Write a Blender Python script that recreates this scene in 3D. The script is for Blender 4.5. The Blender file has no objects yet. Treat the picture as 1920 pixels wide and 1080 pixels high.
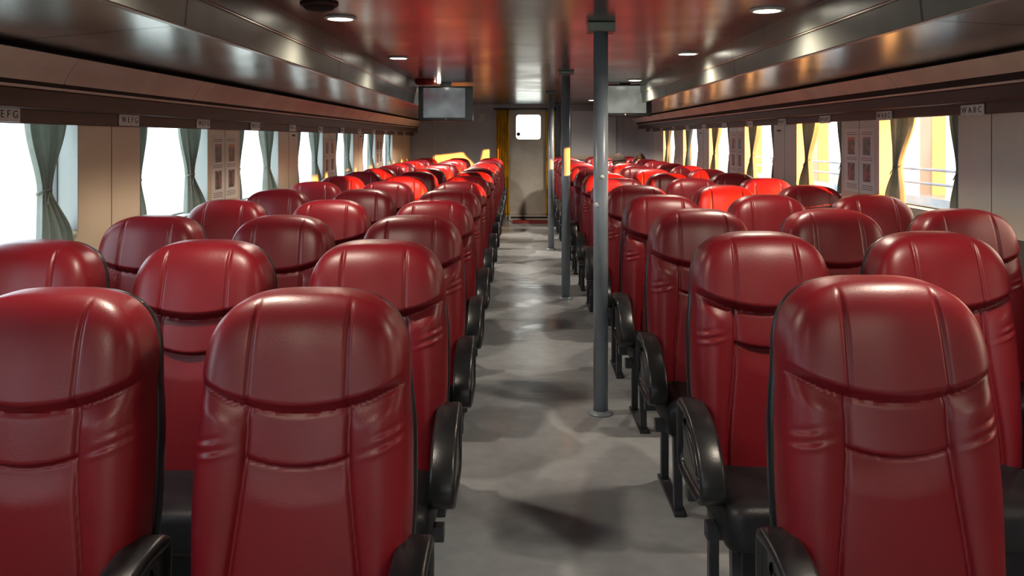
import bpy, bmesh, math, random
from mathutils import Vector, Matrix
random.seed(7)
PI = math.pi
S = bpy.context.scene
COL = S.collection
P = 0.88                     # metres from one seat row to the next
CAMZ = 1.44
YEND = 17.0 * P              # after bulkhead
YBACK = -3.2                 # forward bulkhead, behind the viewer
XL, XR = -1.90, 2.22         # cabin side walls
ZC = 2.045                   # centre ceiling

# ------------------------------------------------------------------ camera
cd = bpy.data.cameras.new('camera')
cam = bpy.data.objects.new('camera', cd); COL.objects.link(cam)
cam.location = (0, 0, CAMZ); cam.rotation_euler = (PI/2, 0, 0)
cd.sensor_width = 36; cd.lens = 36*1796*P/1920
cd.shift_x = -10/1920; cd.shift_y = -280/1920
cd.clip_start = 0.05; cd.clip_end = 500
S.camera = cam

# ------------------------------------------------------------------ view, world, sun
vs = S.view_settings
vs.view_transform = 'Standard'; vs.look = 'None'; vs.gamma = 1; vs.use_curve_mapping = False
vs.exposure = 1.62
w = bpy.data.worlds.new('world'); S.world = w; w.use_nodes = True
nt = w.node_tree; N = nt.nodes; L = nt.links
bg = N['Background']
tc = N.new('ShaderNodeTexCoord'); sp = N.new('ShaderNodeSeparateXYZ'); L.new(tc.outputs['Generated'], sp.inputs[0])
mr = N.new('ShaderNodeMapRange'); L.new(sp.outputs['X'], mr.inputs['Value']); mr.inputs['From Min'].default_value = -.7; mr.inputs['From Max'].default_value = .7
mx = N.new('ShaderNodeMix'); mx.data_type = 'RGBA'; L.new(mr.outputs[0], mx.inputs['Factor'])
mx.inputs['A'].default_value = (.70, .88, 1, 1); mx.inputs['B'].default_value = (1, .80, .60, 1)
L.new(mx.outputs['Result'], bg.inputs['Color']); bg.inputs['Strength'].default_value = 1.9

sd = bpy.data.lights.new('sun', 'SUN'); sun = bpy.data.objects.new('sun', sd); COL.objects.link(sun)
sd.energy = 13; sd.angle = math.radians(.6); sd.color = (1, .34, .055)
SUN_DIR = Vector((-1, .79, -.115)).normalized()
sun.rotation_euler = SUN_DIR.to_track_quat('-Z', 'Y').to_euler(); sun.location = (9, -4, 3)

# ------------------------------------------------------------------ materials
def mat(name, col, rough=.5, metal=0., **kw):
    m = bpy.data.materials.new(name); m.use_nodes = True
    b = m.node_tree.nodes['Principled BSDF']
    b.inputs['Base Color'].default_value = (*col, 1); b.inputs['Roughness'].default_value = rough; b.inputs['Metallic'].default_value = metal
    for k, v in kw.items(): b.inputs[k.replace('_', ' ')].default_value = v
    return m
def srgb(r, g, b):
    f = lambda c: (c/255/12.92) if c <= 10 else ((c/255+.055)/1.055)**2.4
    return (f(r), f(g), f(b))
def noise_mix(m, c1, c2, scale=3., lo=.4, hi=.6, detail=3, bump=0., bscale=40., stretch=(1, 1, 1), rough=None):
    nt = m.node_tree; N = nt.nodes; L = nt.links; b = N['Principled BSDF']
    tc = N.new('ShaderNodeTexCoord'); mp = N.new('ShaderNodeMapping'); mp.inputs['Scale'].default_value = stretch
    L.new(tc.outputs['Object'], mp.inputs[0])
    n = N.new('ShaderNodeTexNoise'); n.inputs['Scale'].default_value = scale; n.inputs['Detail'].default_value = detail
    L.new(mp.outputs[0], n.inputs['Vector'])
    r = N.new('ShaderNodeMapRange'); r.inputs['From Min'].default_value = lo; r.inputs['From Max'].default_value = hi
    L.new(n.outputs[0], r.inputs['Value'])
    x = N.new('ShaderNodeMix'); x.data_type = 'RGBA'; x.inputs['A'].default_value = (*c1, 1); x.inputs['B'].default_value = (*c2, 1)
    L.new(r.outputs[0], x.inputs['Factor']); L.new(x.outputs['Result'], b.inputs['Base Color'])
    if rough:
        rr = N.new('ShaderNodeMapRange'); rr.inputs['To Min'].default_value = rough[0]; rr.inputs['To Max'].default_value = rough[1]
        L.new(r.outputs[0], rr.inputs['Value']); L.new(rr.outputs[0], b.inputs['Roughness'])
    if bump:
        n2 = N.new('ShaderNodeTexNoise'); n2.inputs['Scale'].default_value = bscale; n2.inputs['Detail'].default_value = 4
        L.new(mp.outputs[0], n2.inputs['Vector'])
        bp = N.new('ShaderNodeBump'); bp.inputs['Strength'].default_value = bump; bp.inputs['Distance'].default_value = .01
        L.new(n2.outputs[0], bp.inputs['Height']); L.new(bp.outputs[0], b.inputs['Normal'])
    return m
M = {}
M['leather'] = noise_mix(mat('red_leather', (.20, .012, .016), .36), (.190, .0078, .0145), (.150, .0064, .0115), 6, .3, .7, bump=.05, bscale=260)
M['leather'].node_tree.nodes['Principled BSDF'].inputs['Specular IOR Level'].default_value = .40
M['black'] = noise_mix(mat('black_plastic', (.012, .013, .015), .3), (.010, .011, .013), (.018, .019, .021), 9, bump=.04, bscale=200)
M['cushion'] = noise_mix(mat('black_vinyl', (.018, .018, .021), .42), (.008, .008, .010), (.013, .013, .016), 8, bump=.08, bscale=180)
M['inset'] = noise_mix(mat('grey_plastic', (.07, .075, .08), .34), (.06, .064, .07), (.085, .09, .095), 10)
M['steel'] = noise_mix(mat('black_steel', (.02, .022, .028), .35), (.018, .02, .026), (.03, .032, .04), 12)
M['wall'] = noise_mix(mat('cream_panel', srgb(205, 190, 168), .38), srgb(228, 208, 180), srgb(218, 198, 172), 2.5, .35, .65)
M['wallR'] = noise_mix(mat('pale_panel', srgb(200, 192, 178), .38), srgb(216, 207, 194), srgb(206, 198, 184), 2.5, .35, .65)
M['jamb'] = mat('white_jamb', (.42, .43, .42), .4)
M['joint'] = mat('panel_joint', (.10, .085, .065), .6)
M['lower'] = noise_mix(mat('lower_wall', srgb(92, 90, 84), .5), srgb(94, 92, 86), srgb(82, 80, 76), 4)
M['valance'] = noise_mix(mat('brown_laminate', srgb(58, 34, 27), .5), srgb(76, 46, 36), srgb(62, 38, 30), 3, stretch=(8, .6, 8))
M['cove'] = noise_mix(mat('beige_cove', srgb(208, 192, 176), .45), srgb(236, 218, 200), srgb(222, 204, 187), 3)
M['gap'] = mat('dark_gap', (.02, .014, .012), .8)
M['pole'] = noise_mix(mat('pole_paint', srgb(140, 150, 160), .3), srgb(142, 152, 162), srgb(130, 140, 150), 5, bump=.03)
M['chip'] = mat('bare_spot', (.75, .74, .70), .5)
M['bulk'] = noise_mix(mat('bulkhead_paint', srgb(146, 144, 150), .45), srgb(200, 198, 204), srgb(190, 188, 194), 2)
M['door'] = noise_mix(mat('door_paint', srgb(186, 180, 168), .35), srgb(216, 212, 202), srgb(200, 194, 182), 3)
M['white'] = mat('white_gloss', (.86, .85, .88), .12)
M['plate'] = noise_mix(mat('white_plate', (.7, .68, .66), .4), (.72, .70, .68), (.62, .60, .58), 30)
M['ink'] = mat('dark_ink', (.03, .03, .035), .6)
M['yellow'] = noise_mix(mat('yellow_fabric', srgb(176, 136, 24), .8), srgb(228, 178, 30), srgb(190, 144, 22), 6, stretch=(6, 6, 1))
M['gasket'] = mat('rubber_gasket', (.16, .17, .17), .6)
M['mat'] = noise_mix(mat('red_mat', (.25, .012, .012), .9), (.27, .014, .012), (.16, .01, .01), 30, bump=.3, bscale=200)
M['tvblack'] = mat('tv_bezel', (.008, .008, .008), .22)
M['redplastic'] = mat('red_plastic', (.33, .012, .01), .35)
M['chrome'] = mat('chrome', (.6, .6, .6), .18, 1.)
M['skin'] = mat('skin', (.42, .24, .16), .5); M['hair'] = noise_mix(mat('hair', (.02, .012, .008), .95), (.03, .018, .012), (.012, .008, .006), 60)
M['shirtA'] = mat('dark_shirt', (.03, .035, .05), .8); M['shirtB'] = mat('grey_shirt', (.16, .16, .17), .8); M['trouser'] = mat('trousers', (.02, .022, .03), .8)
M['cushion'].node_tree.nodes['Principled BSDF'].inputs['Specular IOR Level'].default_value = .25
M['black'].node_tree.nodes['Principled BSDF'].inputs['Specular IOR Level'].default_value = .38
# curtain fabric: woven, lets some daylight through
m = bpy.data.materials.new('green_curtain'); m.use_nodes = True; nt = m.node_tree; N = nt.nodes; L = nt.links
b = N['Principled BSDF']; b.inputs['Roughness'].default_value = .75
tc = N.new('ShaderNodeTexCoord'); n = N.new('ShaderNodeTexNoise'); n.inputs['Scale'].default_value = 25; L.new(tc.outputs['Object'], n.inputs['Vector'])
x = N.new('ShaderNodeMix'); x.data_type = 'RGBA'; x.inputs['A'].default_value = (*srgb(190, 193, 184), 1); x.inputs['B'].default_value = (*srgb(164, 170, 162), 1)
L.new(n.outputs[0], x.inputs['Factor']); L.new(x.outputs['Result'], b.inputs['Base Color'])
tr = N.new('ShaderNodeBsdfTranslucent'); L.new(x.outputs['Result'], tr.inputs['Color'])
ms = N.new('ShaderNodeMixShader'); ms.inputs[0].default_value = .5
L.new(b.outputs[0], ms.inputs[1]); L.new(tr.outputs[0], ms.inputs[2]); L.new(ms.outputs[0], N['Material Output'].inputs['Surface'])
M['curtain'] = m
# window glass
m = bpy.data.materials.new('window_glass'); m.use_nodes = True; nt = m.node_tree; N = nt.nodes; L = nt.links
N.remove(N['Principled BSDF'])
t = N.new('ShaderNodeBsdfTransparent'); t.inputs['Color'].default_value = (.95, .97, .97, 1)
g = N.new('ShaderNodeBsdfGlossy'); g.inputs['Roughness'].default_value = .03
lw = N.new('ShaderNodeLayerWeight'); lw.inputs[0].default_value = .5
pw = N.new('ShaderNodeMath'); pw.operation = 'POWER'; pw.inputs[1].default_value = 5; L.new(lw.outputs['Facing'], pw.inputs[0])
fr = N.new('ShaderNodeMath'); fr.operation = 'MULTIPLY_ADD'; fr.inputs[1].default_value = .8; fr.inputs[2].default_value = .03; L.new(pw.outputs[0], fr.inputs[0])
ms = N.new('ShaderNodeMixShader'); L.new(fr.outputs[0], ms.inputs[0]); L.new(t.outputs[0], ms.inputs[1]); L.new(g.outputs[0], ms.inputs[2])
L.new(ms.outputs[0], N['Material Output'].inputs['Surface']); M['glass'] = m
# ceiling sheets with transverse joints every `per` metres
def sheet(name, c1, c2, rough, metal, per, off, axis='Y', bump=.02):
    m = noise_mix(mat(name, c1, rough, metal), c1, c2, 1.6, .35, .65, bump=bump, bscale=5, rough=(rough*.85, rough*1.2))
    nt = m.node_tree; N = nt.nodes; L = nt.links; b = N['Principled BSDF']
    tc = N.new('ShaderNodeTexCoord'); sp = N.new('ShaderNodeSeparateXYZ'); L.new(tc.outputs['Object'], sp.inputs[0])
    a = N.new('ShaderNodeMath'); a.operation = 'ADD'; a.inputs[1].default_value = -off; L.new(sp.outputs[axis], a.inputs[0])
    f = N.new('ShaderNodeMath'); f.operation = 'PINGPONG'; f.inputs[1].default_value = per/2; L.new(a.outputs[0], f.inputs[0])
    c = N.new('ShaderNodeMath'); c.operation = 'LESS_THAN'; c.inputs[1].default_value = .009; L.new(f.outputs[0], c.inputs[0])
    x = N.new('ShaderNodeMix'); x.data_type = 'RGBA'; x.inputs['B'].default_value = (.02, .017, .015, 1)
    src = b.inputs['Base Color'].links[0].from_socket
    L.new(c.outputs[0], x.inputs['Factor']); L.new(src, x.inputs['A']); L.new(x.outputs['Result'], b.inputs['Base Color'])
    return m
M['ceil'] = sheet('ceiling_centre_sheet', srgb(140, 133, 129), srgb(126, 119, 115), .22, .85, 1.22, 6.4*P-.2)
M['ceilO'] = sheet('ceiling_outer_sheet', srgb(168, 166, 164), srgb(152, 150, 148), .22, .9, 2.44, 6.0*P)
M['soffit'] = sheet('soffit_sheet', srgb(118, 122, 116), srgb(104, 108, 102), .34, .3, 2.44, 6.0*P)
M['lip'] = mat('soffit_lip_highlight', srgb(168, 162, 148), .3, .5)  # paler than the soffit to put the edge highlight into the colour
# floor: painted deck, darker scuffed patches
m = mat('deck_paint', (.2, .2, .2), .34); nt = m.node_tree; N = nt.nodes; L = nt.links; b = N['Principled BSDF']
tc = N.new('ShaderNodeTexCoord'); mp = N.new('ShaderNodeMapping'); mp.inputs['Scale'].default_value = (1, .8, 1); L.new(tc.outputs['Object'], mp.inputs[0])
n1 = N.new('ShaderNodeTexNoise'); n1.inputs['Scale'].default_value = 1.7; n1.inputs['Detail'].default_value = 1.2; n1.inputs['Distortion'].default_value = .5; L.new(mp.outputs[0], n1.inputs['Vector'])
r1 = N.new('ShaderNodeMapRange'); r1.inputs['From Min'].default_value = .45; r1.inputs['From Max'].default_value = .50; L.new(n1.outputs[0], r1.inputs['Value'])
x = N.new('ShaderNodeMix'); x.data_type = 'RGBA'; x.inputs['A'].default_value = (*srgb(130, 134, 137), 1); x.inputs['B'].default_value = (*srgb(148, 152, 155), 1)
L.new(r1.outputs[0], x.inputs['Factor'])
n2 = N.new('ShaderNodeTexNoise'); n2.inputs['Scale'].default_value = 14; n2.inputs['Detail'].default_value = 6; L.new(tc.outputs['Object'], n2.inputs['Vector'])
r2 = N.new('ShaderNodeMapRange'); r2.inputs['From Min'].default_value = .3; r2.inputs['From Max'].default_value = .7; r2.inputs['To Min'].default_value = .9; r2.inputs['To Max'].default_value = 1.06; L.new(n2.outputs[0], r2.inputs['Value'])
x2 = N.new('ShaderNodeVectorMath'); x2.operation = 'SCALE'; L.new(x.outputs['Result'], x2.inputs[0]); L.new(r2.outputs[0], x2.inputs['Scale']); L.new(x2.outputs[0], b.inputs['Base Color'])
r3 = N.new('ShaderNodeMapRange'); r3.inputs['To Min'].default_value = .17; r3.inputs['To Max'].default_value = .27; L.new(r1.outputs[0], r3.inputs['Value']); L.new(r3.outputs[0], b.inputs['Roughness'])
mp2 = N.new('ShaderNodeMapping'); mp2.inputs['Scale'].default_value = (1.2, 4.5, 1); L.new(tc.outputs['Object'], mp2.inputs[0])
n4 = N.new('ShaderNodeTexNoise'); n4.inputs['Scale'].default_value = 2.2; n4.inputs['Detail'].default_value = 3; L.new(mp2.outputs[0], n4.inputs['Vector'])
bp = N.new('ShaderNodeBump'); bp.inputs['Strength'].default_value = .14; bp.inputs['Distance'].default_value = .02; L.new(n4.outputs[0], bp.inputs['Height']); L.new(bp.outputs[0], b.inputs['Normal'])
M['floor'] = m
def emis(name, col, s):
    m = bpy.data.materials.new(name); m.use_nodes = True; b = m.node_tree.nodes['Principled BSDF']
    b.inputs['Base Color'].default_value = (*col, 1); b.inputs['Emission Color'].default_value = (*col, 1); b.inputs['Emission Strength'].default_value = s
    return m
M['lamp'] = emis('lamp_diffuser', (1, .93, .78), 9)
def screen_mat(name, c1, c2, c3):  # random grey mottle as faint emission
    m = emis(name, (0.01, .01, .01), .20); nt = m.node_tree; N = nt.nodes; L = nt.links; b = N['Principled BSDF']; b.inputs['Roughness'].default_value = .12
    tc = N.new('ShaderNodeTexCoord'); n = N.new('ShaderNodeTexNoise'); n.inputs['Scale'].default_value = 3.2; n.inputs['Detail'].default_value = 2; n.inputs['Distortion'].default_value = .1
    L.new(tc.outputs['Object'], n.inputs['Vector']); r = N.new('ShaderNodeValToRGB'); L.new(n.outputs[0], r.inputs[0])
    e = r.color_ramp.elements; e[0].position = .36; e[0].color = (*c1, 1); e[1].position = .62; e[1].color = (*c3, 1)
    q = e.new(.5); q.color = (*c2, 1); L.new(r.outputs[0], b.inputs['Emission Color'])
    return m
M['scrA'] = screen_mat('screen_mottle_a', srgb(96, 74, 80), srgb(112, 116, 118), srgb(138, 142, 142))
M['scrB'] = screen_mat('screen_mottle_b', srgb(120, 122, 112), srgb(150, 152, 142), srgb(176, 178, 168))
def photo_mat(name, c1, c2):
    return noise_mix(mat(name, c1, .4), c1, c2, 22, .45, .56, detail=2)
M['ph1'] = photo_mat('photo_teal', srgb(62, 84, 78), srgb(150, 108, 100)); M['ph2'] = photo_mat('photo_orange', srgb(96, 84, 70), srgb(216, 120, 76))
M['paper'] = mat('paper', srgb(238, 228, 220), .6); M['textink'] = mat('faded_ink', srgb(150, 120, 118), .7)

# ------------------------------------------------------------------ mesh helpers
def bx(bm, x0, x1, y0, y1, z0, z1, bev=0., mi=0):
    r = bmesh.ops.create_cube(bm, size=1.0); vs = r['verts']
    for v in vs: v.co = Vector(((x0+x1)/2+v.co.x*(x1-x0), (y0+y1)/2+v.co.y*(y1-y0), (z0+z1)/2+v.co.z*(z1-z0)))
    fs = list({f for v in vs for f in v.link_faces})
    for f in fs: f.material_index = mi
    if bev > 0:
        es = list({e for v in vs for e in v.link_edges})
        bmesh.ops.bevel(bm, geom=es, offset=bev, segments=3, profile=.5, affect='EDGES')
def tube(bm, pts, r, seg=12, cap=True, mi=0):
    pts = [Vector(p) for p in pts]; rings = []
    rr = r if isinstance(r, (list, tuple)) else [r]*len(pts)
    for i, p in enumerate(pts):
        d = (pts[min(i+1, len(pts)-1)] - pts[max(i-1, 0)]).normalized()
        a = Vector((0, 0, 1)) if abs(d.z) < .9 else Vector((1, 0, 0))
        s = d.cross(a).normalized(); t = s.cross(d).normalized()
        rings.append([bm.verts.new(p + (s*math.cos(2*PI*k/seg) + t*math.sin(2*PI*k/seg))*rr[i]) for k in range(seg)])
    for a, b in zip(rings, rings[1:]):
        for k in range(seg):
            f = bm.faces.new((a[k], a[(k+1) % seg], b[(k+1) % seg], b[k])); f.smooth = True; f.material_index = mi
    if cap: bm.faces.new(rings[0][::-1]).material_index = mi; bm.faces.new(rings[-1]).material_index = mi
def lathe(bm, prof, c=(0, 0, 0), seg=32, mi=0, axis='Z'):
    rings = []
    for r, h in prof:
        ring = []
        for k in range(seg):
            a = 2*PI*k/seg; x, y = r*math.cos(a), r*math.sin(a)
            q = (x, y, h) if axis == 'Z' else ((x, h, y) if axis == 'Y' else (h, x, y))
            ring.append(bm.verts.new(Vector(c) + Vector(q)))
        rings.append(ring)
    for a, b in zip(rings, rings[1:]):
        for k in range(seg):
            f = bm.faces.new((a[k], a[(k+1) % seg], b[(k+1) % seg], b[k])); f.smooth = True; f.material_index = mi
    if prof[0][0] > 1e-5: bm.faces.new(rings[0][::-1]).material_index = mi
    if prof[-1][0] > 1e-5: bm.faces.new(rings[-1]).material_index = mi
def prism(bm, poly, axis, a, b, mi=0, smooth=False):
    """poly: 2-D points; axis 'X': (y, z) extruded over x in a..b; axis 'Y': (x, z) extruded over y"""
    def q(p, t): return (t, p[0], p[1]) if axis == 'X' else ((p[0], t, p[1]) if axis == 'Y' else (p[0], p[1], t))
    A = [bm.verts.new(q(p, a)) for p in poly]; B = [bm.verts.new(q(p, b)) for p in poly]; n = len(poly)
    for i in range(n):
        f = bm.faces.new((A[i], A[(i+1) % n], B[(i+1) % n], B[i])); f.material_index = mi; f.smooth = smooth
    bm.faces.new(A[::-1]).material_index = mi; bm.faces.new(B).material_index = mi
def mk(name, bm, m, parent=None, label=None):
    me = bpy.data.meshes.new(name); bmesh.ops.recalc_face_normals(bm, faces=bm.faces); bm.to_mesh(me); bm.free()
    for k in (m if isinstance(m, (list, tuple)) else [m]): me.materials.append(k)
    o = bpy.data.objects.new(name, me); COL.objects.link(o)
    if parent: o.parent = parent
    if label: o['label'] = label
    return o
def tag(o, label, cat, group=None, kind=None):
    o['label'] = label; o['category'] = cat
    if group: o['group'] = group
    if kind: o['kind'] = kind
    return o
def thing(name, label, cat, loc=(0, 0, 0), rz=0, group=None):
    o = bpy.data.objects.new(name, None); COL.objects.link(o); o.location = loc; o.rotation_euler = (0, 0, rz); o.empty_display_size = .1
    return tag(o, label, cat, group)
def struct(name, bm, m, label=None, parent=None, cat=None):
    o = mk(name, bm, m, parent)
    o['kind'] = 'structure'
    if label: o['label'] = label
    return o
def dup(root):
    r = root.copy(); COL.objects.link(r)
    for ch in root.children:
        c = ch.copy(); COL.objects.link(c); c.parent = r
        for g in ch.children:
            d = g.copy(); COL.objects.link(d); d.parent = c
    return r
NB = bmesh.new
def smooth01(a, b, x):
    t = max(0., min(1., (x-a)/(b-a))); return t*t*(3-2*t)

# ------------------------------------------------------------------ room shell
bm = NB(); bx(bm, XL-.12, XR+.12, YBACK-.1, YEND+.1, -.1, 0)
o = struct('floor', bm, M['floor'], 'grey painted deck with darker worn patches')
W0, WW, WP = 4.82*P, 1.065*P, 1.737*P          # first window start, width, pitch
def zval(side, s, x): return CAMZ + s*abs(x)
def profile_strip(name, pts, m, label, thick=.02, caps=True):
    """open (x,z) polyline extruded the length of the cabin, thickened upward"""
    bm = NB(); n = len(pts)
    rows = []
    for p in pts: rows.append([bm.verts.new((p[0], YBACK, p[1])), bm.verts.new((p[0], YEND, p[1]))])
    for i in range(n-1): bm.faces.new((rows[i][0], rows[i][1], rows[i+1][1], rows[i+1][0]))
    o = struct(name, bm, m, label)
    md = o.modifiers.new('s', 'SOLIDIFY'); md.thickness = thick; md.offset = 0
    return o
def box_strip(name, x0, x1, z0, z1, m, label, bev=.004, y0=YBACK, y1=YEND):
    bm = NB(); bx(bm, min(x0, x1), max(x0, x1), y0, y1, z0, z1, bev); return struct(name, bm, m, label)
XSL, XSR = -1.10, 1.345
bm = NB(); bx(bm, XSL-.01, XSR+.01, YBACK, YEND, ZC, ZC+.03); bx(bm, XL-.15, XR+.15, YBACK-.1, YEND+.1, 2.12, 2.18)  # upper wide slab is unseen, added to keep sky light from leaking in
struct('ceiling', bm, M['ceil'], 'glossy grey-brown centre ceiling of joined sheets')
SPEC = {
 'left':  dict(sx=-1, XW=XL, vb=.031, vm=.062, vt=.104, mt=.182, so=(1.14, .335), s2=.435, XS=XSL, sill=.932, wb=.99, x1=1.84, x2=1.77, x3=1.70, zw=1.497),
 'right': dict(sx=1, XW=XR, vb=.054, vm=.080, vt=.1125, mt=.174, so=(1.385, .288), s2=.363, XS=XSR, sill=.991, wb=1.045, x1=2.16, x2=2.08, x3=2.00, zw=1.56),
}
tn = 0
for side, q in SPEC.items():
    sx = q['sx']; X = lambda a: sx*a
    z = lambda s, a: CAMZ + s*a
    zb, zm, zt = z(q['vb'], q['x1']), z(q['vm'], q['x1']), z(q['vt'], q['x2'])
    q['zvb'] = zb
    bm = NB()
    aw = abs(q['XW'])
    bx(bm, *sorted((X(q['x1']), X(aw-.001))), YBACK, YEND, zb, zm+.03, .004)
    bx(bm, *sorted((X(q['x2']), X(aw-.001))), YBACK, YEND-.02, z(q['vm'], q['x2'])+.002, zt, .006)
    tn += 1; struct('trim_%d' % tn, bm, M['valance'], 'dark brown two-step valance above the %s windows' % side)
    # cove
    mtz = z(q['mt'], q['x3'])
    pts = []
    for i in range(7):
        t = i/6; pts.append((X(q['x2']-.004 + (q['x3']-q['x2'])*t**1.6), zt + (mtz-zt)*t))
    bm = NB(); bx_pts = [(p[0], p[1]) for p in pts] + [(X(aw+.02), mtz), (X(aw+.02), zt)]
    y = 3.72*P - 1.48*P*5; seg = 1.48*P
    while y < YEND:
        ya, yb = max(y+.0035, YBACK), min(y+seg-.0035, YEND-.001)
        if yb > ya: prism(bm, bx_pts, 'Y', ya, yb)
        y += seg
    tn += 1; struct('trim_%d' % tn, bm, M['cove'], 'beige cove moulding above the %s valance' % side)
    bm = NB(); bx(bm, *sorted((X(q['x3']+.06), X(aw+.04))), YBACK, YEND, zt+.01, mtz+.03); struct('trim_%d' % (tn+1), bm, M['gap'], 'dark backing behind the %s cove joints' % side); tn += 1
    # outer ceiling
    sox, sos = q['so']; soz = z(sos, sox)
    ex = q['x3']+.012
    profile_strip('ceiling', [(X(ex+.05), mtz+.022), (X(sox-.01), soz+.006)], M['ceilO'], 'glossy metal outer ceiling above the %s windows' % side, .012)
    # soffit: lower strip, upper strip
    xs = abs(q['XS']); z2 = z(q['s2'], (sox+xs)/2)
    bm = NB(); prism(bm, [(X(sox), soz), (X(sox-.02), soz-.002), (X((sox+xs)/2-.01), z2), (X(xs), z2+.006), (X(xs-.004), ZC+.01), (X(sox+.02), ZC+.01), (X(sox+.02), soz+.01)], 'Y', YBACK, YEND)
    tn += 1; struct('trim_%d' % tn, bm, M['soffit'], 'grey-green ceiling step along the %s side' % side)
    bm = NB(); bx(bm, *sorted((X(sox-.014), X(sox+.012))), YBACK, YEND, soz-.006, soz+.004, .002); bx(bm, *sorted((X((sox+xs)/2-.006), X((sox+xs)/2-.016))), YBACK, YEND, z2-.002, z2+.003)
    tn += 1; struct('trim_%d' % tn, bm, M['lip'], 'pale edge highlight strip under the %s ceiling step' % side)
    # wall with openings
    bm = NB(); xa, xb = sorted((X(aw), X(aw+.11)))
    ks = range(-4, 6)
    yprev = YBACK
    openings = []
    for k in ks:
        a, b = W0+k*WP, W0+k*WP+WW
        if a < YBACK+.1: continue
        openings.append((a, b))
    zs, zw, ztop = q['sill'], q['wb'], 1.60
    bx(bm, xa, xb, YBACK, YEND, zs, zw)                 # band under windows
    bx(bm, xa, xb, YBACK, YEND, ztop, 2.14)
    prev = YBACK
    for (a, b) in openings + [(YEND, None)]:
        bx(bm, xa, xb, prev, a, zw, ztop); mid = (prev+a)/2
        if prev > YBACK: bx(bm, *sorted((X(aw-.0008), X(aw+.01))), mid-.003, mid+.003, zs, ztop, mi=1)
        prev = b
    for (a, b) in openings:                               # rounded lower corners
        for (yc, sg) in ((a, 1), (b, -1)):
            r = .055; poly = [(yc, zw)] + [(yc+sg*r*(1-math.sin(t*PI/2/6)), zw+r*(1-math.cos(t*PI/2/6))) for t in range(7)]
            prism(bm, poly, 'X', xa, xb)
    struct('wall_'+side, bm, [M['wall'] if side == 'left' else M['wallR'], M['joint']], 'cream panelled wall between the %s windows' % side)
    bm = NB(); bx(bm, *sorted((X(aw+.004), X(aw+.11))), YBACK, YEND, 0, zs)
    struct('wall_%s_lower' % side, bm, M['lower'], 'dark grey lower wall on the %s' % side)
    bm = NB(); bx(bm, *sorted((X(aw-.012), X(aw+.006))), YBACK, YEND, 0, .10, .003); struct('baseboard_'+side, bm, M['lower'], 'dark skirting along the %s wall' % side)
    q['open'] = openings
wn = 0
for side, q in SPEC.items():
    sx = q['sx']; aw = abs(q['XW']); zw = q['wb']
    for (a, b) in q['open']:
        wn += 1
        bm = NB(); g = .012; xo = sorted((sx*(aw+.088), sx*(aw+.108)))
        bx(bm, *xo, a-.002, a+g, zw-.002, 1.6); bx(bm, *xo, b-g, b+.002, zw-.002, 1.6); bx(bm, *xo, a, b, zw-.002, zw+g); bx(bm, *xo, a, b, 1.6-g, 1.602)
        o = struct('window_%d' % wn, bm, M['gasket'], 'black-edged side window in the %s wall' % side)
        bm = NB(); xg = sx*(aw+.098); bx(bm, xg-.003, xg+.003, a, b, zw, 1.6); mk('glass_pane', bm, M['glass'], o)
        bm = NB(); t = .006                              # white reveal lining
        xl = sorted((sx*(aw+.001), sx*(aw+.089)))
        r = .055
        bx(bm, *xl, a-.001, a+t, zw+r, 1.6); bx(bm, *xl, b-t, b+.001, zw+r, 1.6); bx(bm, *xl, a+r, b-r, zw-.001, zw+t)
        mk('reveal', bm, M['jamb'], o)

# after bulkhead with door opening and rounded right corner
DX0, DX1, DZ1 = -.155, .575, 1.94
bm = NB()
bx(bm, XL-.1, DX0, YEND, YEND+.08, 0, 2.14); bx(bm, DX1, 1.80, YEND, YEND+.08, 0, 2.14); bx(bm, DX0, DX1, YEND, YEND+.08, DZ1, 2.14)
bx(bm, DX0, DX1, YEND, YEND+.08, 0, .10)
cor = [(1.78+ .46*math.sin(t*PI/2/10), YEND - .02 - 1.75*(1-math.cos(t*PI/2/10))) for t in range(11)]
outl = cor + [(XR+.1, cor[-1][1]), (XR+.1, YEND+.08), (1.78, YEND+.08)]
prism(bm, outl, 'Z', 0, 2.14)
for xx in (-1.46, 1.92):
    yy = YEND if xx < 1.78 else YEND-.02-1.75*(1-math.sqrt(max(0, 1-((xx-1.78)/.46)**2)))
    bx(bm, xx-.006, xx+.006, yy-.006, yy+.01, 0, 2.1, mi=1)
struct('wall_back', bm, [M['bulk'], M['cove']], 'grey painted end bulkhead with pale joint strips')
bm = NB()
fw = [(-1.5, -.55), (-.35, .6), (.8, 1.8)]
bx(bm, XL-.1, XR+.1, YBACK-.08, YBACK, 0, .95); bx(bm, XL-.1, XR+.1, YBACK-.08, YBACK, 1.85, 2.14)
xp = XL-.1
for a, b in fw: bx(bm, xp, a, YBACK-.08, YBACK, .95, 1.85); xp = b
bx(bm, xp, XR+.1, YBACK-.08, YBACK, .95, 1.85)
struct('wall_front', bm, M['bulk'], 'grey forward bulkhead with three windows')
for a, b in fw:
    wn += 1; bm = NB(); bx(bm, a, b, YBACK-.05, YBACK-.044, .95, 1.85); o = struct('window_%d' % wn, bm, M['glass'], 'forward window')

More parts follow.
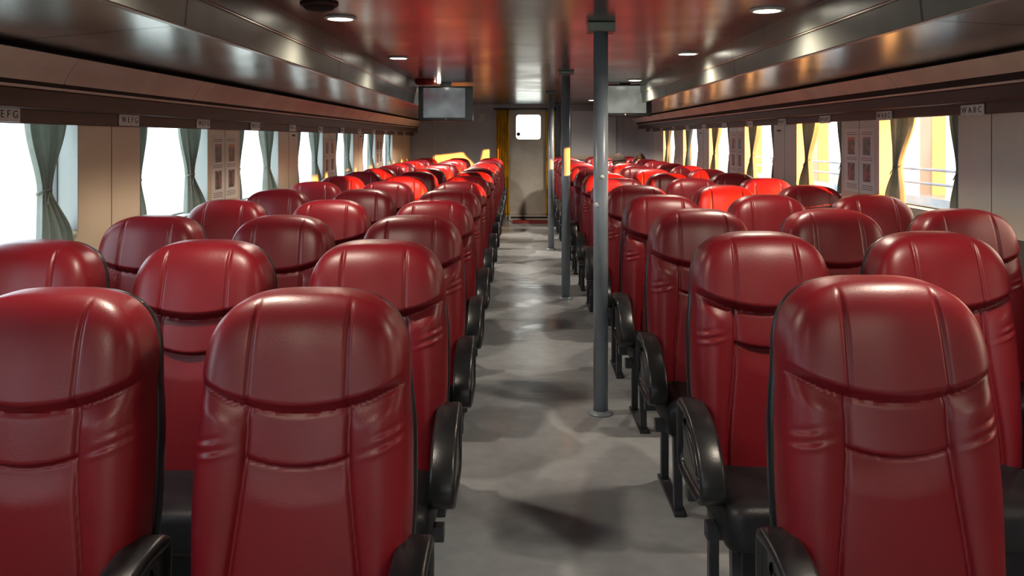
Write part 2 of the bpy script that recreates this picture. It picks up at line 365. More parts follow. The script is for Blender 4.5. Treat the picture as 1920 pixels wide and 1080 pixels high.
# door
def panel_with_hole(bm, x0, x1, z0, z1, hx0, hx1, hz0, hz1, r, y0, y1):
    n = 6; hole = []
    for cx, cz, a0 in ((hx1-r, hz1-r, 0), (hx0+r, hz1-r, 90), (hx0+r, hz0+r, 180), (hx1-r, hz0+r, 270)):
        for i in range(n+1):
            a = math.radians(a0+90*i/n); hole.append((cx+r*math.cos(a), cz+r*math.sin(a)))
    outer = []
    cs = [(x1, z1), (x0, z1), (x0, z0), (x1, z0)]
    for k, c in enumerate(cs): outer += [c]*(n+1)
    H = {y: [bm.verts.new((p[0], y, p[1])) for p in hole] for y in (y0, y1)}
    C = {y: [bm.verts.new((p[0], y, p[1])) for p in cs] for y in (y0, y1)}
    N_ = len(hole)
    for y in (y0, y1):
        for i in range(N_):
            j = (i+1) % N_; ci, cj = i//(n+1), j//(n+1)
            vs = [H[y][i], H[y][j], C[y][cj]] + ([C[y][ci]] if ci != cj else [])
            bm.faces.new(vs)
    for i in range(N_):
        j = (i+1) % N_; bm.faces.new((H[y0][i], H[y0][j], H[y1][j], H[y1][i]))
    for i in range(4):
        j = (i+1) % 4; bm.faces.new((C[y0][i], C[y0][j], C[y1][j], C[y1][i]))
bm = NB(); bx(bm, DX0-.01, DX0+.012, YEND+.05, YEND+.09, .09, DZ1+.01); bx(bm, DX1-.012, DX1+.01, YEND+.05, YEND+.09, .09, DZ1+.01); bx(bm, DX0, DX1, YEND+.05, YEND+.09, DZ1-.012, DZ1+.01); bx(bm, DX0, DX1, YEND+.05, YEND+.09, .09, .115); panel_with_hole(bm, DX0+.006, DX1-.006, .105, DZ1-.006, -.02, .415, 1.43, 1.865, .05, YEND+.012, YEND+.06)
dr = struct('door_1', bm, M['door'], 'off-white cabin door with bright rounded window')
bm = NB(); bx(bm, -.02, .415, YEND+.035, YEND+.04, 1.43, 1.865); mk('glass_pane', bm, M['glass'], dr)
bm = NB(); lathe(bm, [(0, -.05), (.03, -.05), (.034, -.03), (.014, -.02), (.014, 0)], (.02, YEND+.012, 1.52), 20, axis='Y'); mk('door_handle', bm, M['black'], dr)
bm = NB(); bx(bm, DX0, DX1, YEND-.06, YEND+.01, .0, .10, .006); bx(bm, DX0+.04, DX1-.04, YEND-.062, YEND-.058, .03, .06, mi=1); struct('trim_%d' % (tn+1), bm, [M['door'], M['gap']], 'raised door sill')
bm = NB(); bx(bm, -.08, .52, YEND-.62, YEND-.14, 0, .014, .004); tag(mk('doormat', bm, M['mat']), 'red doormat on the deck in front of the end door', 'mat')
# white board right of the door
bm = NB(); bx(bm, .95, 1.75, YEND-.03, YEND-.002, 1.14, 1.93, .006)
wb = tag(mk('wall_board', bm, M['white']), 'glossy white board on the end wall right of the door', 'board')
bm = NB(); bx(bm, .94, 1.76, YEND-.036, YEND-.002, 1.07, 1.15, .004); mk('lower_rail', bm, M['cove'], wb, 'tan lower rail')
bm = NB(); bx(bm, .64, .76, YEND-.10, YEND-.002, 1.0, 2.02, .01); tag(mk('wall_locker', bm, M['tvblack']), 'tall narrow dark locker between the door and the white board', 'locker')
bm = NB(); bx(bm, -.69, -.55, YEND-.045, YEND-.002, 1.73, 1.90, .008)
sw = tag(mk('junction_box', bm, M['bulk']), 'small grey box on the end wall left of the door', 'box')
bm = NB(); bx(bm, -.672, -.568, YEND-.052, YEND-.044, 1.748, 1.882, .004); mk('cover_plate', bm, M['plate'], sw)

# ------------------------------------------------------------------ seats
SH = dict(T=1.131, zb=.40, zc=.93, a=.213, b=.201)
def w_at(z):
    pts = [(.40, .208), (.55, .218), (.70, .2225), (.80, .221), (.93, .213)]
    for (z0, w0), (z1, w1) in zip(pts, pts[1:]):
        if z <= z1: return w0+(w1-w0)*smooth01(z0, z1, z)
    return .213
def head_seam(x): return .897 + .056*min(1.2, (x/.21)**2)
def side_seam(z): return .103 + .034*smooth01(.86, .45, z)*1.0 if z < .897 else .101 - .004*(z-.9)/.2
def gauss(d, s): return math.exp(-(d/s)**2)
def back_center(z): return (z-1.131)*.135 - .012*math.sin(PI*(z-.4)/.73)
def front_h(x, z, u, t):
    T = 1.131
    e = max(0., (1-abs(u)**7)*(1-t**6)); h = .050*e**.5
    zs = head_seam(x); rim = min(1, (1-abs(u))*6)
    if z > zs:
        qz = (z-zs)/max(.02, (T-zs))
        h += .034*smooth01(-.02, .13, qz)*max(0, 1-qz)**.55*max(0, 1-abs(u)**5)**.5
        h -= .0065*gauss(abs(x)-side_seam(z), .0045)*smooth01(1.0, .8, qz)*1.0
        h += .004*math.cos(PI*x/.2)**2*(1 if abs(x) < .1 else .4)*rim
    else:
        s = side_seam(z); dz = zs-z
        if abs(x) > s:      # bolster
            k = (abs(x)-s)/max(.01, (.222-s)); h += .016*math.sin(PI*min(1, k))**.7*smooth01(0, .05, dz)
            # leather creases below the headrest
            for (xc, zc, ln, am) in ((.185, .842, .026, .0028), (.175, .818, .034, .0038)):
                zl = zc + .018*((abs(x)-.15)/.05)*(1 if x > 0 else -.6)
                h += am*(gauss(z-zl, .0055) - .8*gauss(z-zl-.010, .006))*gauss(abs(x)-xc, ln)
        else:
            z2 = .790+.018*(x/.105)**2; k = math.cos(PI/2*min(1, abs(x)/s))**.5
            if z > z2: qq = (z-z2)/max(.02, zs-z2); h += k*.016*smooth01(0, .12, qq)*(1-.45*qq)
            else: qq = (z2-z); h += k*(.012*smooth01(0, .08, qq)-.004)
            h -= .005*gauss(z-z2, .004)
        h -= .007*gauss(abs(x)-s, .0048)
        h -= .004*gauss(zs-z, .006)
    return h
def build_back():
    NU, NV = 124, 176
    us = [math.copysign(1-(1-abs(k))**1.0, k) for k in [2*i/NU-1 for i in range(NU+1)]]
    us = [math.sin(k*PI/2*.72)/math.sin(PI/2*.72) for k in us]   # denser near rims
    grid = []
    vz = [i/NV for i in range(NV+1)]
    for v in vz:
        row = []
        for u in us:
            if v < .66:
                z = SH['zb']+(SH['zc']-SH['zb'])*(v/.66); x = u*w_at(z); t = 0.
            else:
                t = (v-.66)/.34; t = math.sin(t*PI/2*.75)/math.sin(PI/2*.75)
                x = SH['a']*u*(1-t**3/2)**(1/3); z = SH['zc']+SH['b']*t*(1-abs(u)**3/2)**(1/3)
            y = back_center(z) - front_h(x, z, u, t)
            row.append((x, y, z))
        grid.append(row)
    # two meshes split along the headrest seam
    def part(keep):
        bm = NB(); vm = {}
        def V(i, j):
            if (i, j) not in vm: vm[(i, j)] = bm.verts.new(grid[i][j])
            return vm[(i, j)]
        for i in range(NV):
            for j in range(NU):
                cx = (grid[i][j][0]+grid[i+1][j+1][0])/2; cz = (grid[i][j][2]+grid[i+1][j+1][2])/2
                if (cz > head_seam(cx)) == keep:
                    f = bm.faces.new((V(i, j), V(i, j+1), V(i+1, j+1), V(i+1, j))); f.smooth = True
        # side wall back from the rim
        rim = [(i, 0) for i in range(NV, -1, -1)], [(i, NU) for i in range(NV+1)], [(NV, j) for j in range(NU+1)], [(0, j) for j in range(NU+1)]
        bk = {}
        for line in rim:
            for p, q in zip(line, line[1:]):
                if p in vm and q in vm:
                    fo = [g for g in vm[p].link_faces if vm[q] in g.verts]
                    if not fo: continue
                    vv = []
                    for s in (p, q):
                        if s not in bk:
                            x, y, z = grid[s[0]][s[1]]; c = []
                            for (dy, sc) in ((.018, 1.012), (.045, 1.012), (.068, .985)):
                                c.append(bm.verts.new((x*sc, back_center(z)+dy, .76+(z-.76)*(1+(sc-1)*.4))))
                            bk[s] = [vm[s]]+c
                        vv.append(bk[s])
                    for m_ in range(3):
                        f = bm.faces.new((vv[0][m_], vv[1][m_], vv[1][m_+1], vv[0][m_+1])); f.smooth = True
        return bm
    return part(False), part(True)
def outline(n=64, sc=1.0, z0=.40):
    pts = []
    for i in range(12): z = z0+(.93-z0)*i/12; pts.append((w_at(z)*sc, z))
    for i in range(n//2+1):
        a = PI*i/(n//2); c, s = math.cos(a), math.sin(a)
        pts.append((SH['a']*sc*math.copysign(abs(c)**(2/3), c), SH['zc']+SH['b']*sc*abs(s)**(2/3)))
    for i in range(11, -1, -1): z = z0+(.93-z0)*i/12; pts.append((-w_at(z)*sc, z))
    return pts
def build_shell():
    bm = NB(); rings = []
    for dy, sc in ((.060, .95), (.064, .985), (.072, .995), (.088, .992), (.104, .95), (.114, .84), (.120, .5)):
        r = []
        for (x, z) in outline(): zz = .72+(z-.72)*(1+(sc-1)*(.35 if sc > 1 else 1)); r.append(bm.verts.new((x*sc*(1+.035*smooth01(.98, .86, z)), back_center(min(z, 1.131))+dy, zz-.002)))
        rings.append(r)
    n = len(rings[0])
    for a, b in zip(rings, rings[1:]):
        for k in range(n): f = bm.faces.new((a[k], a[(k+1) % n], b[(k+1) % n], b[k])); f.smooth = True
    bm.faces.new(rings[-1]); bm.faces.new(rings[0][::-1])
    return bm
def build_cushion():
    bm = NB(); NX, NY = 26, 26; W, y0, y1 = .205, -.055, -.430
    rings = []
    prof = [(0, .335), (.0, .345), (0, .42), (.010, .440), (.028, .449)]
    def loop(ins, z):
        r = .045; pts = []
        x1_, ya, yb = W-ins, y1+ins, y0-ins
        for cx, cy, a0 in ((x1_-r, yb-r, 0), (-x1_+r, yb-r, 90), (-x1_+r, ya+r, 180), (x1_-r, ya+r, 270)):
            for i in range(7):
                a = math.radians(a0+15*i); px, py = cx+r*math.cos(a), cy+r*math.sin(a); pts.append((px, py, z - .006*smooth01(-.2, -.43, py)))
        return [bm.verts.new(p) for p in pts]
    for ins, z in [(.03, .325)]+prof+[(.06, .453), (.10, .450), (.14, .446)]: rings.append(loop(ins, z))
    n = len(rings[0])
    for a, b in zip(rings, rings[1:]):
        for k in range(n): f = bm.faces.new((a[k], a[(k+1) % n], b[(k+1) % n], b[k])); f.smooth = True
    bm.faces.new(rings[-1]); bm.faces.new(rings[0][::-1]); return bm
ARM = [(-.035, .585), (-.045, .618), (-.075, .634), (-.14, .634), (-.205, .622), (-.265, .595), (-.315, .553), (-.352, .505), (-.375, .455), (-.384, .405), (-.378, .362), (-.350, .335), (-.30, .325), (-.20, .322), (-.10, .328), (-.060, .36), (-.042, .43), (-.035, .51)]
ARM = [(y, .41+(z-.322)*.224/.312) for y, z in ARM]
def resample(poly, n=72):
    # closed Catmull-Rom
    out = []; m_ = len(poly)
    for i in range(n):
        t = i/n*m_; k = int(t); f = t-k; p = [poly[(k+j-1) % m_] for j in range(4)]
        out.append(tuple(.5*((2*p[1][c])+(-p[0][c]+p[2][c])*f+(2*p[0][c]-5*p[1][c]+4*p[2][c]-p[3][c])*f*f+(-p[0][c]+3*p[1][c]-3*p[2][c]+p[3][c])*f**3) for c in (0, 1)))
    return out
def inset_poly(poly, d):
    n = len(poly); out = []
    for i in range(n):
        a, b = poly[i-1], poly[(i+1) % n]; tx, ty = b[0]-a[0], b[1]-a[1]; l = math.hypot(tx, ty) or 1
        dd = d(i, poly[i]) if callable(d) else d
        out.append((poly[i][0]-ty/l*dd*-1*-1, poly[i][1]+tx/l*dd*-1*-1))
    return out
AO = resample(ARM)
area = sum(AO[i-1][0]*AO[i][1]-AO[i][0]*AO[i-1][1] for i in range(len(AO)))
def INS(d): return inset_poly(AO, (lambda i, p: (d if area > 0 else -d)*(1 if p[1] > .48 else .7)))
def build_arm_band(cx, hw=.036):
    bm = NB(); loops = []
    for x, ins in ((hw*.72, .040), (hw*.86, .030), (hw, .018), (hw, .009), (hw*.9, .002), (hw*.7, 0), (-hw*.7, 0), (-hw*.9, .002), (-hw, .009), (-hw, .018), (-hw*.86, .030), (-hw*.72, .040)):
        loops.append([bm.verts.new((cx+x, p[0], p[1])) for p in INS(ins)])
    n = len(AO)
    for a, b in zip(loops, loops[1:]+loops[:1]):
        for k in range(n): f = bm.faces.new((a[k], a[(k+1) % n], b[(k+1) % n], b[k])); f.smooth = True
    return bm
def build_arm_inset(cx):
    bm = NB(); prism(bm, INS(.032), 'X', cx-.020, cx+.020); return bm
def build_arm_boss(cx):
    bm = NB(); loops = []
    base = INS(.055)
    for x, sc in ((-.030, .9), (-.026, 1), (.026, 1), (.030, .9)):
        c = (sum(p[0] for p in base)/len(base), sum(p[1] for p in base)/len(base))
        loops.append([bm.verts.new((cx+x, c[0]+(p[0]-c[0])*sc*.82, c[1]+(p[1]-c[1])*sc*.86)) for p in base])
    n = len(base)
    for a, b in zip(loops, loops[1:]):
        for k in range(n): f = bm.faces.new((a[k], a[(k+1) % n], b[(k+1) % n], b[k])); f.smooth = True
    bm.faces.new(loops[0][::-1]); bm.faces.new(loops[-1]); return bm
lowback, head = build_back()
proto_me = {}
def make_seat(name_arms):
    t = thing('passenger_seat', '-', 'seat')
    if 'back' not in proto_me:
        for k, b_, m_ in (('back', lowback, 'leather'), ('head', head, 'leather'), ('shell', build_shell(), 'black'), ('cush', build_cushion(), 'cushion')):
            o = mk(k, b_, M[m_]); proto_me[k] = o.data; bpy.data.objects.remove(o)
        def reg(k, fn, m_):
            o = mk(k, fn, M[m_]); proto_me[k] = o.data; bpy.data.objects.remove(o)
        for cx in (-.235, .235):
            reg('band%g' % cx, build_arm_band(cx), 'black'); reg('ins%g' % cx, build_arm_inset(cx), 'inset'); reg('boss%g' % cx, build_arm_boss(cx), 'black')
        for sx in (-1, 1):
            x = sx*.15
            bm = NB(); bx(bm, x-.016, x+.016, -.035, -.0, .012, .345, .004); reg('legr%d' % sx, bm, 'steel')
            bm = NB(); prism(bm, [(-.33, .012), (-.30, .012), (-.265, .345), (-.30, .345)], 'X', x-.016, x+.016); reg('legf%d' % sx, bm, 'steel')
            bm = NB(); bx(bm, x-.022, x+.022, -.36, .03, 0, .014, .003); reg('foot%d' % sx, bm, 'steel')
        bm = NB(); bx(bm, -.235, .235, -.30, -.26, .30, .345, .004); bx(bm, -.235, .235, -.045, -.0, .30, .345, .004); bx(bm, -.19, .19, -.40, -.02, .315, .338, .004); reg('frame', bm, 'steel')
        bm = NB(); bx(bm, -.165, .165, -.415, -.395, .20, .335, .006); reg('valance', bm, 'cushion')
    def P_(nm, k, par):
        o = bpy.data.objects.new(nm, proto_me[k]); COL.objects.link(o); o.parent = par; return o
    P_('backrest', 'back', t); P_('headrest', 'head', t); P_('back_shell', 'shell', t); P_('seat_cushion', 'cush', t); P_('seat_frame', 'frame', t); P_('front_skirt', 'valance', t)
    for cx in name_arms:
        a = P_('armrest', 'band%g' % cx, t); i_ = P_('side_panel', 'ins%g' % cx, a); i_['label'] = 'grey inner side panel'; P_('side_boss', 'boss%g' % cx, a)
    for sx in (-1, 1):
        P_('leg', 'legr%d' % sx, t); P_('leg', 'legf%d' % sx, t); P_('foot_bar', 'foot%d' % sx, t)
    return t
proto = {}
ROWD = [2, 3, 4, 5.03] + [6.1+1.1*i for i in range(10)]
ORD = ['front', 'second', 'third', 'fourth', 'fifth', 'sixth', 'seventh', 'eighth', 'ninth', 'tenth', 'eleventh', 'twelfth', 'thirteenth', 'last']
COLX = {'left': [('aisle', -.444), ('middle', -.992), ('window', -1.538)], 'right': [('aisle', .769), ('middle', 1.328), ('window', 1.880)]}
SEATS = {}
for side in ('left', 'right'):
    for r, d in enumerate(ROWD):
        for c, (cn, cx) in enumerate(COLX[side]):
            if r == 0 and ((side == 'left' and c == 2) or (side == 'right' and c >= 1)): continue
            ai = .235 if side == 'left' else -.235
            arms = (ai,) if c < 2 else (ai, -ai)
            key = arms
            if key not in proto: s = make_seat(arms); proto[key] = s
            else: s = dup(proto[key])
            s.location = (cx, d*P+.045, 0); s.scale = (1, 1, 0.984 if side == 'left' else 1.0076)
            s.rotation_euler = (0, 0, random.uniform(-.012, .012))
            if r == 0: rw = 'the nearest row'
            elif r == 13: rw = 'the last row'
            else: rw = 'the %s row from the front' % ORD[r]
            s['label'] = 'red leather %s seat in %s, %s of the aisle' % (cn, rw, side)
            s['category'] = 'seat'; s['group'] = 'red seats %s of the aisle' % side
            SEATS[(side, r, c)] = s

# ------------------------------------------------------------------ poles
for i, d in enumerate((5.02, 8.62, 12.43)):
    t = thing('support_pole', ['nearest grey support pole, tall and thick beside the right seats', 'grey support pole in the middle of the three along the aisle', 'farthest grey support pole, nearest the end door'][i], 'pole', (.437, d*P, 0), 0, 'poles along the aisle')
    bm = NB(); lathe(bm, [(.0385, .004), (.0385, ZC-.035)], seg=40); mk('shaft', bm, M['pole'], t)
    bm = NB(); lathe(bm, [(.066, 0), (.066, .006), (.05, .010), (.046, .016), (.0386, .02), (.0386, .004)], seg=40); mk('base_flange', bm, M['pole'], t)
    bm = NB(); bx(bm, -.07, .07, -.07, .07, ZC-.028 if i else ZC-.05, ZC-.001, .004); mk('top_plate', bm, M['soffit'], t)
    if i == 0:
        for (z_, a_, r_) in ((1.24, -1.45, .012), (1.095, -2.3, .013), (1.09, -2.1, .008)):
            bm = NB(); lathe(bm, [(0, .0006), (r_, .0006), (r_, 0)], seg=10, axis='Z')
            o = mk('paint_chip', bm, M['chip'], t, 'bare pale spot in the paint')
            o.matrix_local = Matrix.Translation((.0383*math.cos(a_), .0383*math.sin(a_), z_)) @ Vector((math.cos(a_), math.sin(a_), 0)).to_track_quat('Z', 'Y').to_matrix().to_4x4()

# ------------------------------------------------------------------ curtains
def curtain_bm(H, seed, wt, ww, wbm, waist, lean, amp=.021, folds=6, shift=0.):
    """hangs in the local Y-Z plane, origin at the top; H height, waist height from top"""
    rnd = random.Random(seed); ph = rnd.uniform(0, 6)
    bm = NB(); NA, NZ = 72, 48; g = []
    for i in range(NZ+1):
        s = i/NZ*H
        if s < waist: k = (1-smooth01(0, 1, s/waist)); k = k**.9; w_ = ww+(wt-ww)*k; c = lean*(1-k)
        else: k = smooth01(0, 1, ((s-waist)/(H-waist))**.8); w_ = ww+(wbm-ww)*k; c = lean + shift*k
        row = []
        for j in range(NA+1):
            a = j/NA; fa = a + .02*math.sin(9*a+ph)
            A = amp*(.55+.45*min(1, w_/wt))
            x = A*math.sin(2*PI*folds*fa+ph) + A*.35*math.sin(2*PI*folds*1.7*fa+ph*2+s*3)
            row.append(bm.verts.new((x, c+(a-.5)*w_, -s)))
        g.append(row)
    for i in range(NZ):
        for j in range(NA): f = bm.faces.new((g[i][j], g[i][j+1], g[i+1][j+1], g[i+1][j])); f.smooth = True
    return bm
def curtain(side, k, which):
    q = SPEC[side]; a, b = q['open'][k]
    if side == 'left': X0 = XL - .028; top = q['zvb']+.03; bot = q['wb']+.012; wz = 1.222
    else: X0 = XR + .028; top = q['zvb']+.03; bot = q['wb']+.012; wz = 1.278
    H = top-bot; waist = top-wz
    far = which == 'far'
    y = ((b-.215) if side == 'left' else (b-.27)) if far else (a+.045)
    rk = round((a-W0)/WP)
    nm = {-1: 'nearest', 0: 'second', 1: 'third', 2: 'fourth', 3: 'fifth', 4: 'sixth', 5: 'farthest'}[rk]
    if side == 'right': nm = {0: 'nearest visible', 1: 'second visible', 2: 'third visible', 3: 'fourth visible', 4: 'fifth visible', 5: 'farthest'}[rk]
    lb = 'green curtain tied at its waist at the %s edge of the %s %s window' % ('far' if far else 'near', nm, side)
    t = thing('window_curtain', lb, 'curtain', (X0, y, top), 0, 'curtains on the %s windows' % side)
    if far: bm = curtain_bm(H, k*3+5, .29, .07, .26, waist, 0 if side == 'left' else .07, shift=.085 if side == 'left' else .045)
    else: bm = curtain_bm(H, k*3+9, .15, .05, .16, waist, -.02, folds=4)
    o = mk('drape', bm, M['curtain'], t); md = o.modifiers.new('s', 'SOLIDIFY'); md.thickness = .002
    cy = ((0 if side == 'left' else .07) if far else -.02); wr = .034 if far else .024
    bm = NB(); pts = [(.020*math.cos(u*PI/10), cy+wr*1.05*math.sin(u*PI/10), -waist+.010*math.cos(u*PI/10)) for u in range(21)]
    tube(bm, pts, .0065, 8, False); tube(bm, [( -.02*q['sx'], cy, -waist), (-.026*q['sx'], cy+(.05 if far else .03)*(1 if side == 'right' else -.4), -waist-.05)], .003, 6)
    mk('tieback', bm, M['curtain'], t)
for side in ('left', 'right'):
    for k, (a, b) in enumerate(SPEC[side]['open']):
        rk = round((a-W0)/WP)
        if rk < (-1 if side == 'left' else 0): continue
        curtain(side, k, 'far')
        if rk >= 0: curtain(side, k, 'near')
# yellow door curtains and rod
for i, (x0, x1) in enumerate(((-.37, -.14), (.50, .67))):
    bm = NB(); g = []; NA = 50
    for s in range(31):
        row = []; zz = 1.95-s/30*1.86
        for j in range(NA+1):
            a = j/NA; row.append(bm.verts.new((x0+(x1-x0)*a*(1-.05*math.sin(s/30*PI)), YEND-.10+.018*math.sin(2*PI*5*a+s*.02), zz)))
        g.append(row)
    for s in range(30):
        for j in range(NA): f = bm.faces.new((g[s][j], g[s][j+1], g[s+1][j+1], g[s+1][j])); f.smooth = True
    o = mk('door_curtain', bm, M['yellow']); md = o.modifiers.new('s', 'SOLIDIFY'); md.thickness = .002
    tag(o, 'long yellow curtain hanging %s of the end door' % ('left', 'right')[i], 'curtain', 'yellow door curtains')
bm = NB(); tube(bm, [(-.42, YEND-.10, 1.965), (.70, YEND-.10, 1.965)], .011, 12); cr = tag(mk('curtain_rod', bm, M['steel']), 'dark curtain rod above the end door', 'curtain rod')
for xx in (-.40, .68):
    bm = NB(); bx(bm, xx-.01, xx+.01, YEND-.11, YEND-.001, 1.955, 1.975); mk('bracket', bm, M['steel'], cr)

# ------------------------------------------------------------------ seat number plates
TXT = {}
def add_text(txt, size, loc, rot, m, parent, name='lettering'):
    if txt in TXT:
        o = bpy.data.objects.new(name, TXT[txt]); COL.objects.link(o); o.location = loc; o.rotation_euler = rot; o.parent = parent; return o
    c = bpy.data.curves.new(name, 'FONT'); c.body = txt; c.size = size; c.extrude = .0006; c.align_x = 'CENTER'; c.align_y = 'CENTER'; c.space_character = 1.05
    o = bpy.data.objects.new(name, c); COL.objects.link(o); c.materials.append(m)
    me = bpy.data.meshes.new_from_object(o.evaluated_get(bpy.context.evaluated_depsgraph_get())); me.transform(Matrix.Diagonal((1.12, 1.0, 1, 1))); me.name = 'lettering'
    bpy.data.objects.remove(o); TXT[txt] = me
    o = bpy.data.objects.new(name, me); COL.objects.link(o); o.location = loc; o.rotation_euler = rot; o.parent = parent; return o
ORP = ['nearest', 'second', 'third', 'fourth', 'fifth', 'sixth', 'seventh', 'eighth', 'ninth', 'tenth', 'eleventh', 'farthest']
for side in ('left', 'right'):
    q = SPEC[side]; sx = q['sx']
    if side == 'left': ds = [3.42, 4.53]+[5.6+1.11*i for i in range(10)]; hh, ww_ = .027, .20
    else: ds = [4.54, 5.63]+[6.71+1.09*i for i in range(9)]; hh, ww_ = .027, .20
    for i, d in enumerate(ds):
        zc = CAMZ + (.0475 if side == 'left' else .0625)*q['x1'] ; x = sx*q['x1']
        lab = 'white seat plate with letters, %s along the %s valance' % (ORP[i] if i < len(ds)-1 else 'farthest', side)
        t = thing('seat_plate', lab, 'sign', (x, d*P, zc), 0, 'seat letter plates on the %s valance' % side)
        bm = NB(); bx(bm, *sorted((-sx*.008, 0)), -ww_/2, ww_/2, -hh, hh, .004); mk('plate', bm, M['plate'], t)
        add_text('W E F G' if side == 'left' else 'W A B C', .040, (-sx*.0085, 0, .0), (PI/2, 0, PI/2 if side == 'left' else -PI/2), M['ink'], t)

# ------------------------------------------------------------------ instruction sheets and small labels on the piers
def sheet_pair(side, d0, nm):
    q = SPEC[side]; sx = q['sx']; x = sx*abs(q['XW'])
    for s in range(2):
        yc = (d0 + (.19 if s == 0 else .47))*P
        zt = 1.475 if side == 'left' else 1.52
        order = ('near', 'far')[s]
        t = thing('instruction_sheet', '%s paper sheet with two photos on the %s of the %s wall' % ('nearer' if s == 0 else 'farther', nm, side), 'poster', (x, yc, zt-.23), 0, 'life jacket instruction sheets')
        bm = NB(); bx(bm, *sorted((-sx*.0025, -sx*.0003)), -.118, .118, -.20, .215); mk('sheet', bm, M['paper'], t)
        for r in range(2):
            z0 = .045 if r == 0 else -.125
            bm = NB(); bx(bm, *sorted((-sx*.004, -sx*.002)), -.055, .055, z0, z0+.115); mk('photo', bm, M['ph1'] if (s + r) % 2 == 0 or s == 0 else M['ph2'], t)
        bm = NB()
        for zz in (.19, .178, .025, .013, -.15, -.162, -.174): bx(bm, *sorted((-sx*.0032, -sx*.002)), -.09, .08, zz-.002, zz+.002)
        mk('printed_lines', bm, M['textink'], t)
for side in ('left', 'right'):
    for j, (k, nm) in enumerate(((1, 'nearest poster pier'), (3, 'middle poster pier'), (5, 'farthest poster pier'))):
        if side == 'right' and k == 5: continue
        sheet_pair(side, 4.82+1.737*k-.667, nm)
    for k, nm in ((2, 'nearer'), (4, 'farther')):
        q = SPEC[side]; sx = q['sx']; x = sx*abs(q['XW']); d = 4.82+1.737*k-.667+.5
        bm = NB(); bx(bm, *sorted((x-sx*.004, x-sx*.0003)), d*P-.045, d*P+.045, 1.46 if side == 'left' else 1.50, 1.475 if side == 'left' else 1.515, .001)
        tag(mk('small_label', bm, M['ink']), 'small dark label strip on the %s plain pier of the %s wall' % (nm, side), 'label', 'small dark labels')

# ------------------------------------------------------------------ downlights, detector, televisions, alarm
LP = [('left', -.882, 4.77), ('left', -.882, 7.11), ('right', 1.165, 4.47), ('right', 1.20, 6.75), ('right', 1.205, 9.8), ('right', 1.17, 14.9), ('left', -.882, 11.8), ('left', -.882, 14.2), ('right', 1.19, 12.3), ('left', -.882, 2.43), ('left', -.882, .1), ('right', 1.165, 2.2), ('right', 1.165, -.1)]  # lamps behind the televisions and near the viewer are added to brighten the cabin
names = ['nearer of the two round ceiling lights left of the aisle', 'farther of the two round ceiling lights left of the aisle', 'nearest round ceiling light right of the aisle', 'second round ceiling light right of the aisle', 'round ceiling light just above the right television', 'farthest round ceiling light, above the white board', 'ceiling light added behind the left television, nearer of two there', 'ceiling light added behind the left television, farther of two there', 'ceiling light added behind the right television', 'ceiling light added left of and just ahead of the viewer', 'ceiling light added left of the viewer overhead', 'ceiling light added right of and just ahead of the viewer', 'ceiling light added right of the viewer overhead']
for (sd_, x, d), lb in zip(LP, names):
    t = thing('ceiling_light', 'lit '+lb, 'ceiling light', (x, d*P, ZC-.012), 0, 'round recessed ceiling lights')
    bm = NB(); lathe(bm, [(.080, .012), (.080, .006), (.074, 0), (.062, 0), (.060, .008), (.060, .011)], seg=36); mk('trim_ring', bm, M['plate'], t)
    bm = NB(); lathe(bm, [(0, .002), (.0605, .002), (.0605, .011)], seg=36); mk('diffuser', bm, M['lamp'], t, 'glowing diffuser')
    ld = bpy.data.lights.new('lamp_light', 'SPOT'); ld.energy = 27 if d < 9 else (38 if d < 11 else 62); ld.color = (1, .84, .68); ld.spot_size = math.radians(156); ld.spot_blend = .8; ld.shadow_soft_size = .05
    lo = bpy.data.objects.new('lamp_light', ld); COL.objects.link(lo); lo.parent = t; lo.location = (0, 0, -.01)
t = thing('ceiling_speaker', 'round brown ceiling speaker beside the nearest left ceiling light', 'speaker', (-.885, 4.28*P, ZC), 0)
bm = NB(); lathe(bm, [(.085, 0), (.085, -.008), (.075, -.016)], seg=32); mk('rim', bm, M['valance'], t)
bm = NB(); lathe(bm, [(.074, -.012), (.06, -.028), (.03, -.036), (0, -.038)], seg=32); mk('grille', bm, M['gap'], t)
def tv(x0, x1, d, zt, zb, scr, lb, sx0, sx1, m_):
    yc = d*P; t = thing('television', lb, 'television', ((x0+x1)/2, yc, (zt+zb)/2), 0, 'televisions hanging from the ceiling')
    w_, h_ = (x1-x0)/2, (zt-zb)/2
    bm = NB(); bx(bm, -w_, w_, -.03, .035, -h_, h_, .006); mk('housing', bm, M['tvblack'], t)
    bm = NB(); bx(bm, -w_+sx0, w_-sx1, -.033, -.028, -h_+.035, h_-.018); mk('screen', bm, m_, t, 'mottled pale grey screen')
    bm = NB(); bx(bm, -.06, .06, .0, .03, h_, ZC-(zt+zb)/2+.0); tube(bm, [(0, .05, 0), (0, .05, ZC-(zt+zb)/2)], .014); mk('ceiling_bracket', bm, M['steel'], t)
    bm = NB(); lathe(bm, [(0, -.002), (.008, -.002), (.008, 0)], ((0), -.031, -h_+.018), 12, axis='Y'); mk('logo_badge', bm, M['plate'], t)
tv(-1.082, -.486, 10.5, 2.012, 1.635, None, 'black television with mottled pale screen hanging left of the aisle', .055, .085, M['scrA'])
tv(.890, 1.468, 10.5, 2.035, 1.685, None, 'black television with mottled pale screen hanging right, behind the nearest pole', .03, .06, M['scrB'])
t = thing('alarm_beacon', 'red round alarm on the ceiling above the left television', 'alarm', (-.95, 9.9*P, ZC), 0)
bm = NB(); lathe(bm, [(.11, 0), (.11, -.02), (.095, -.045), (.05, -.055), (0, -.056)], seg=32); mk('bell_housing', bm, M['redplastic'], t)
bm = NB(); lathe(bm, [(.018, 0), (.018, -.03), (0, -.035)], (.14, 0, 0), 16); mk('indicator_lamp', bm, M['lamp'], t, 'small white lamp')
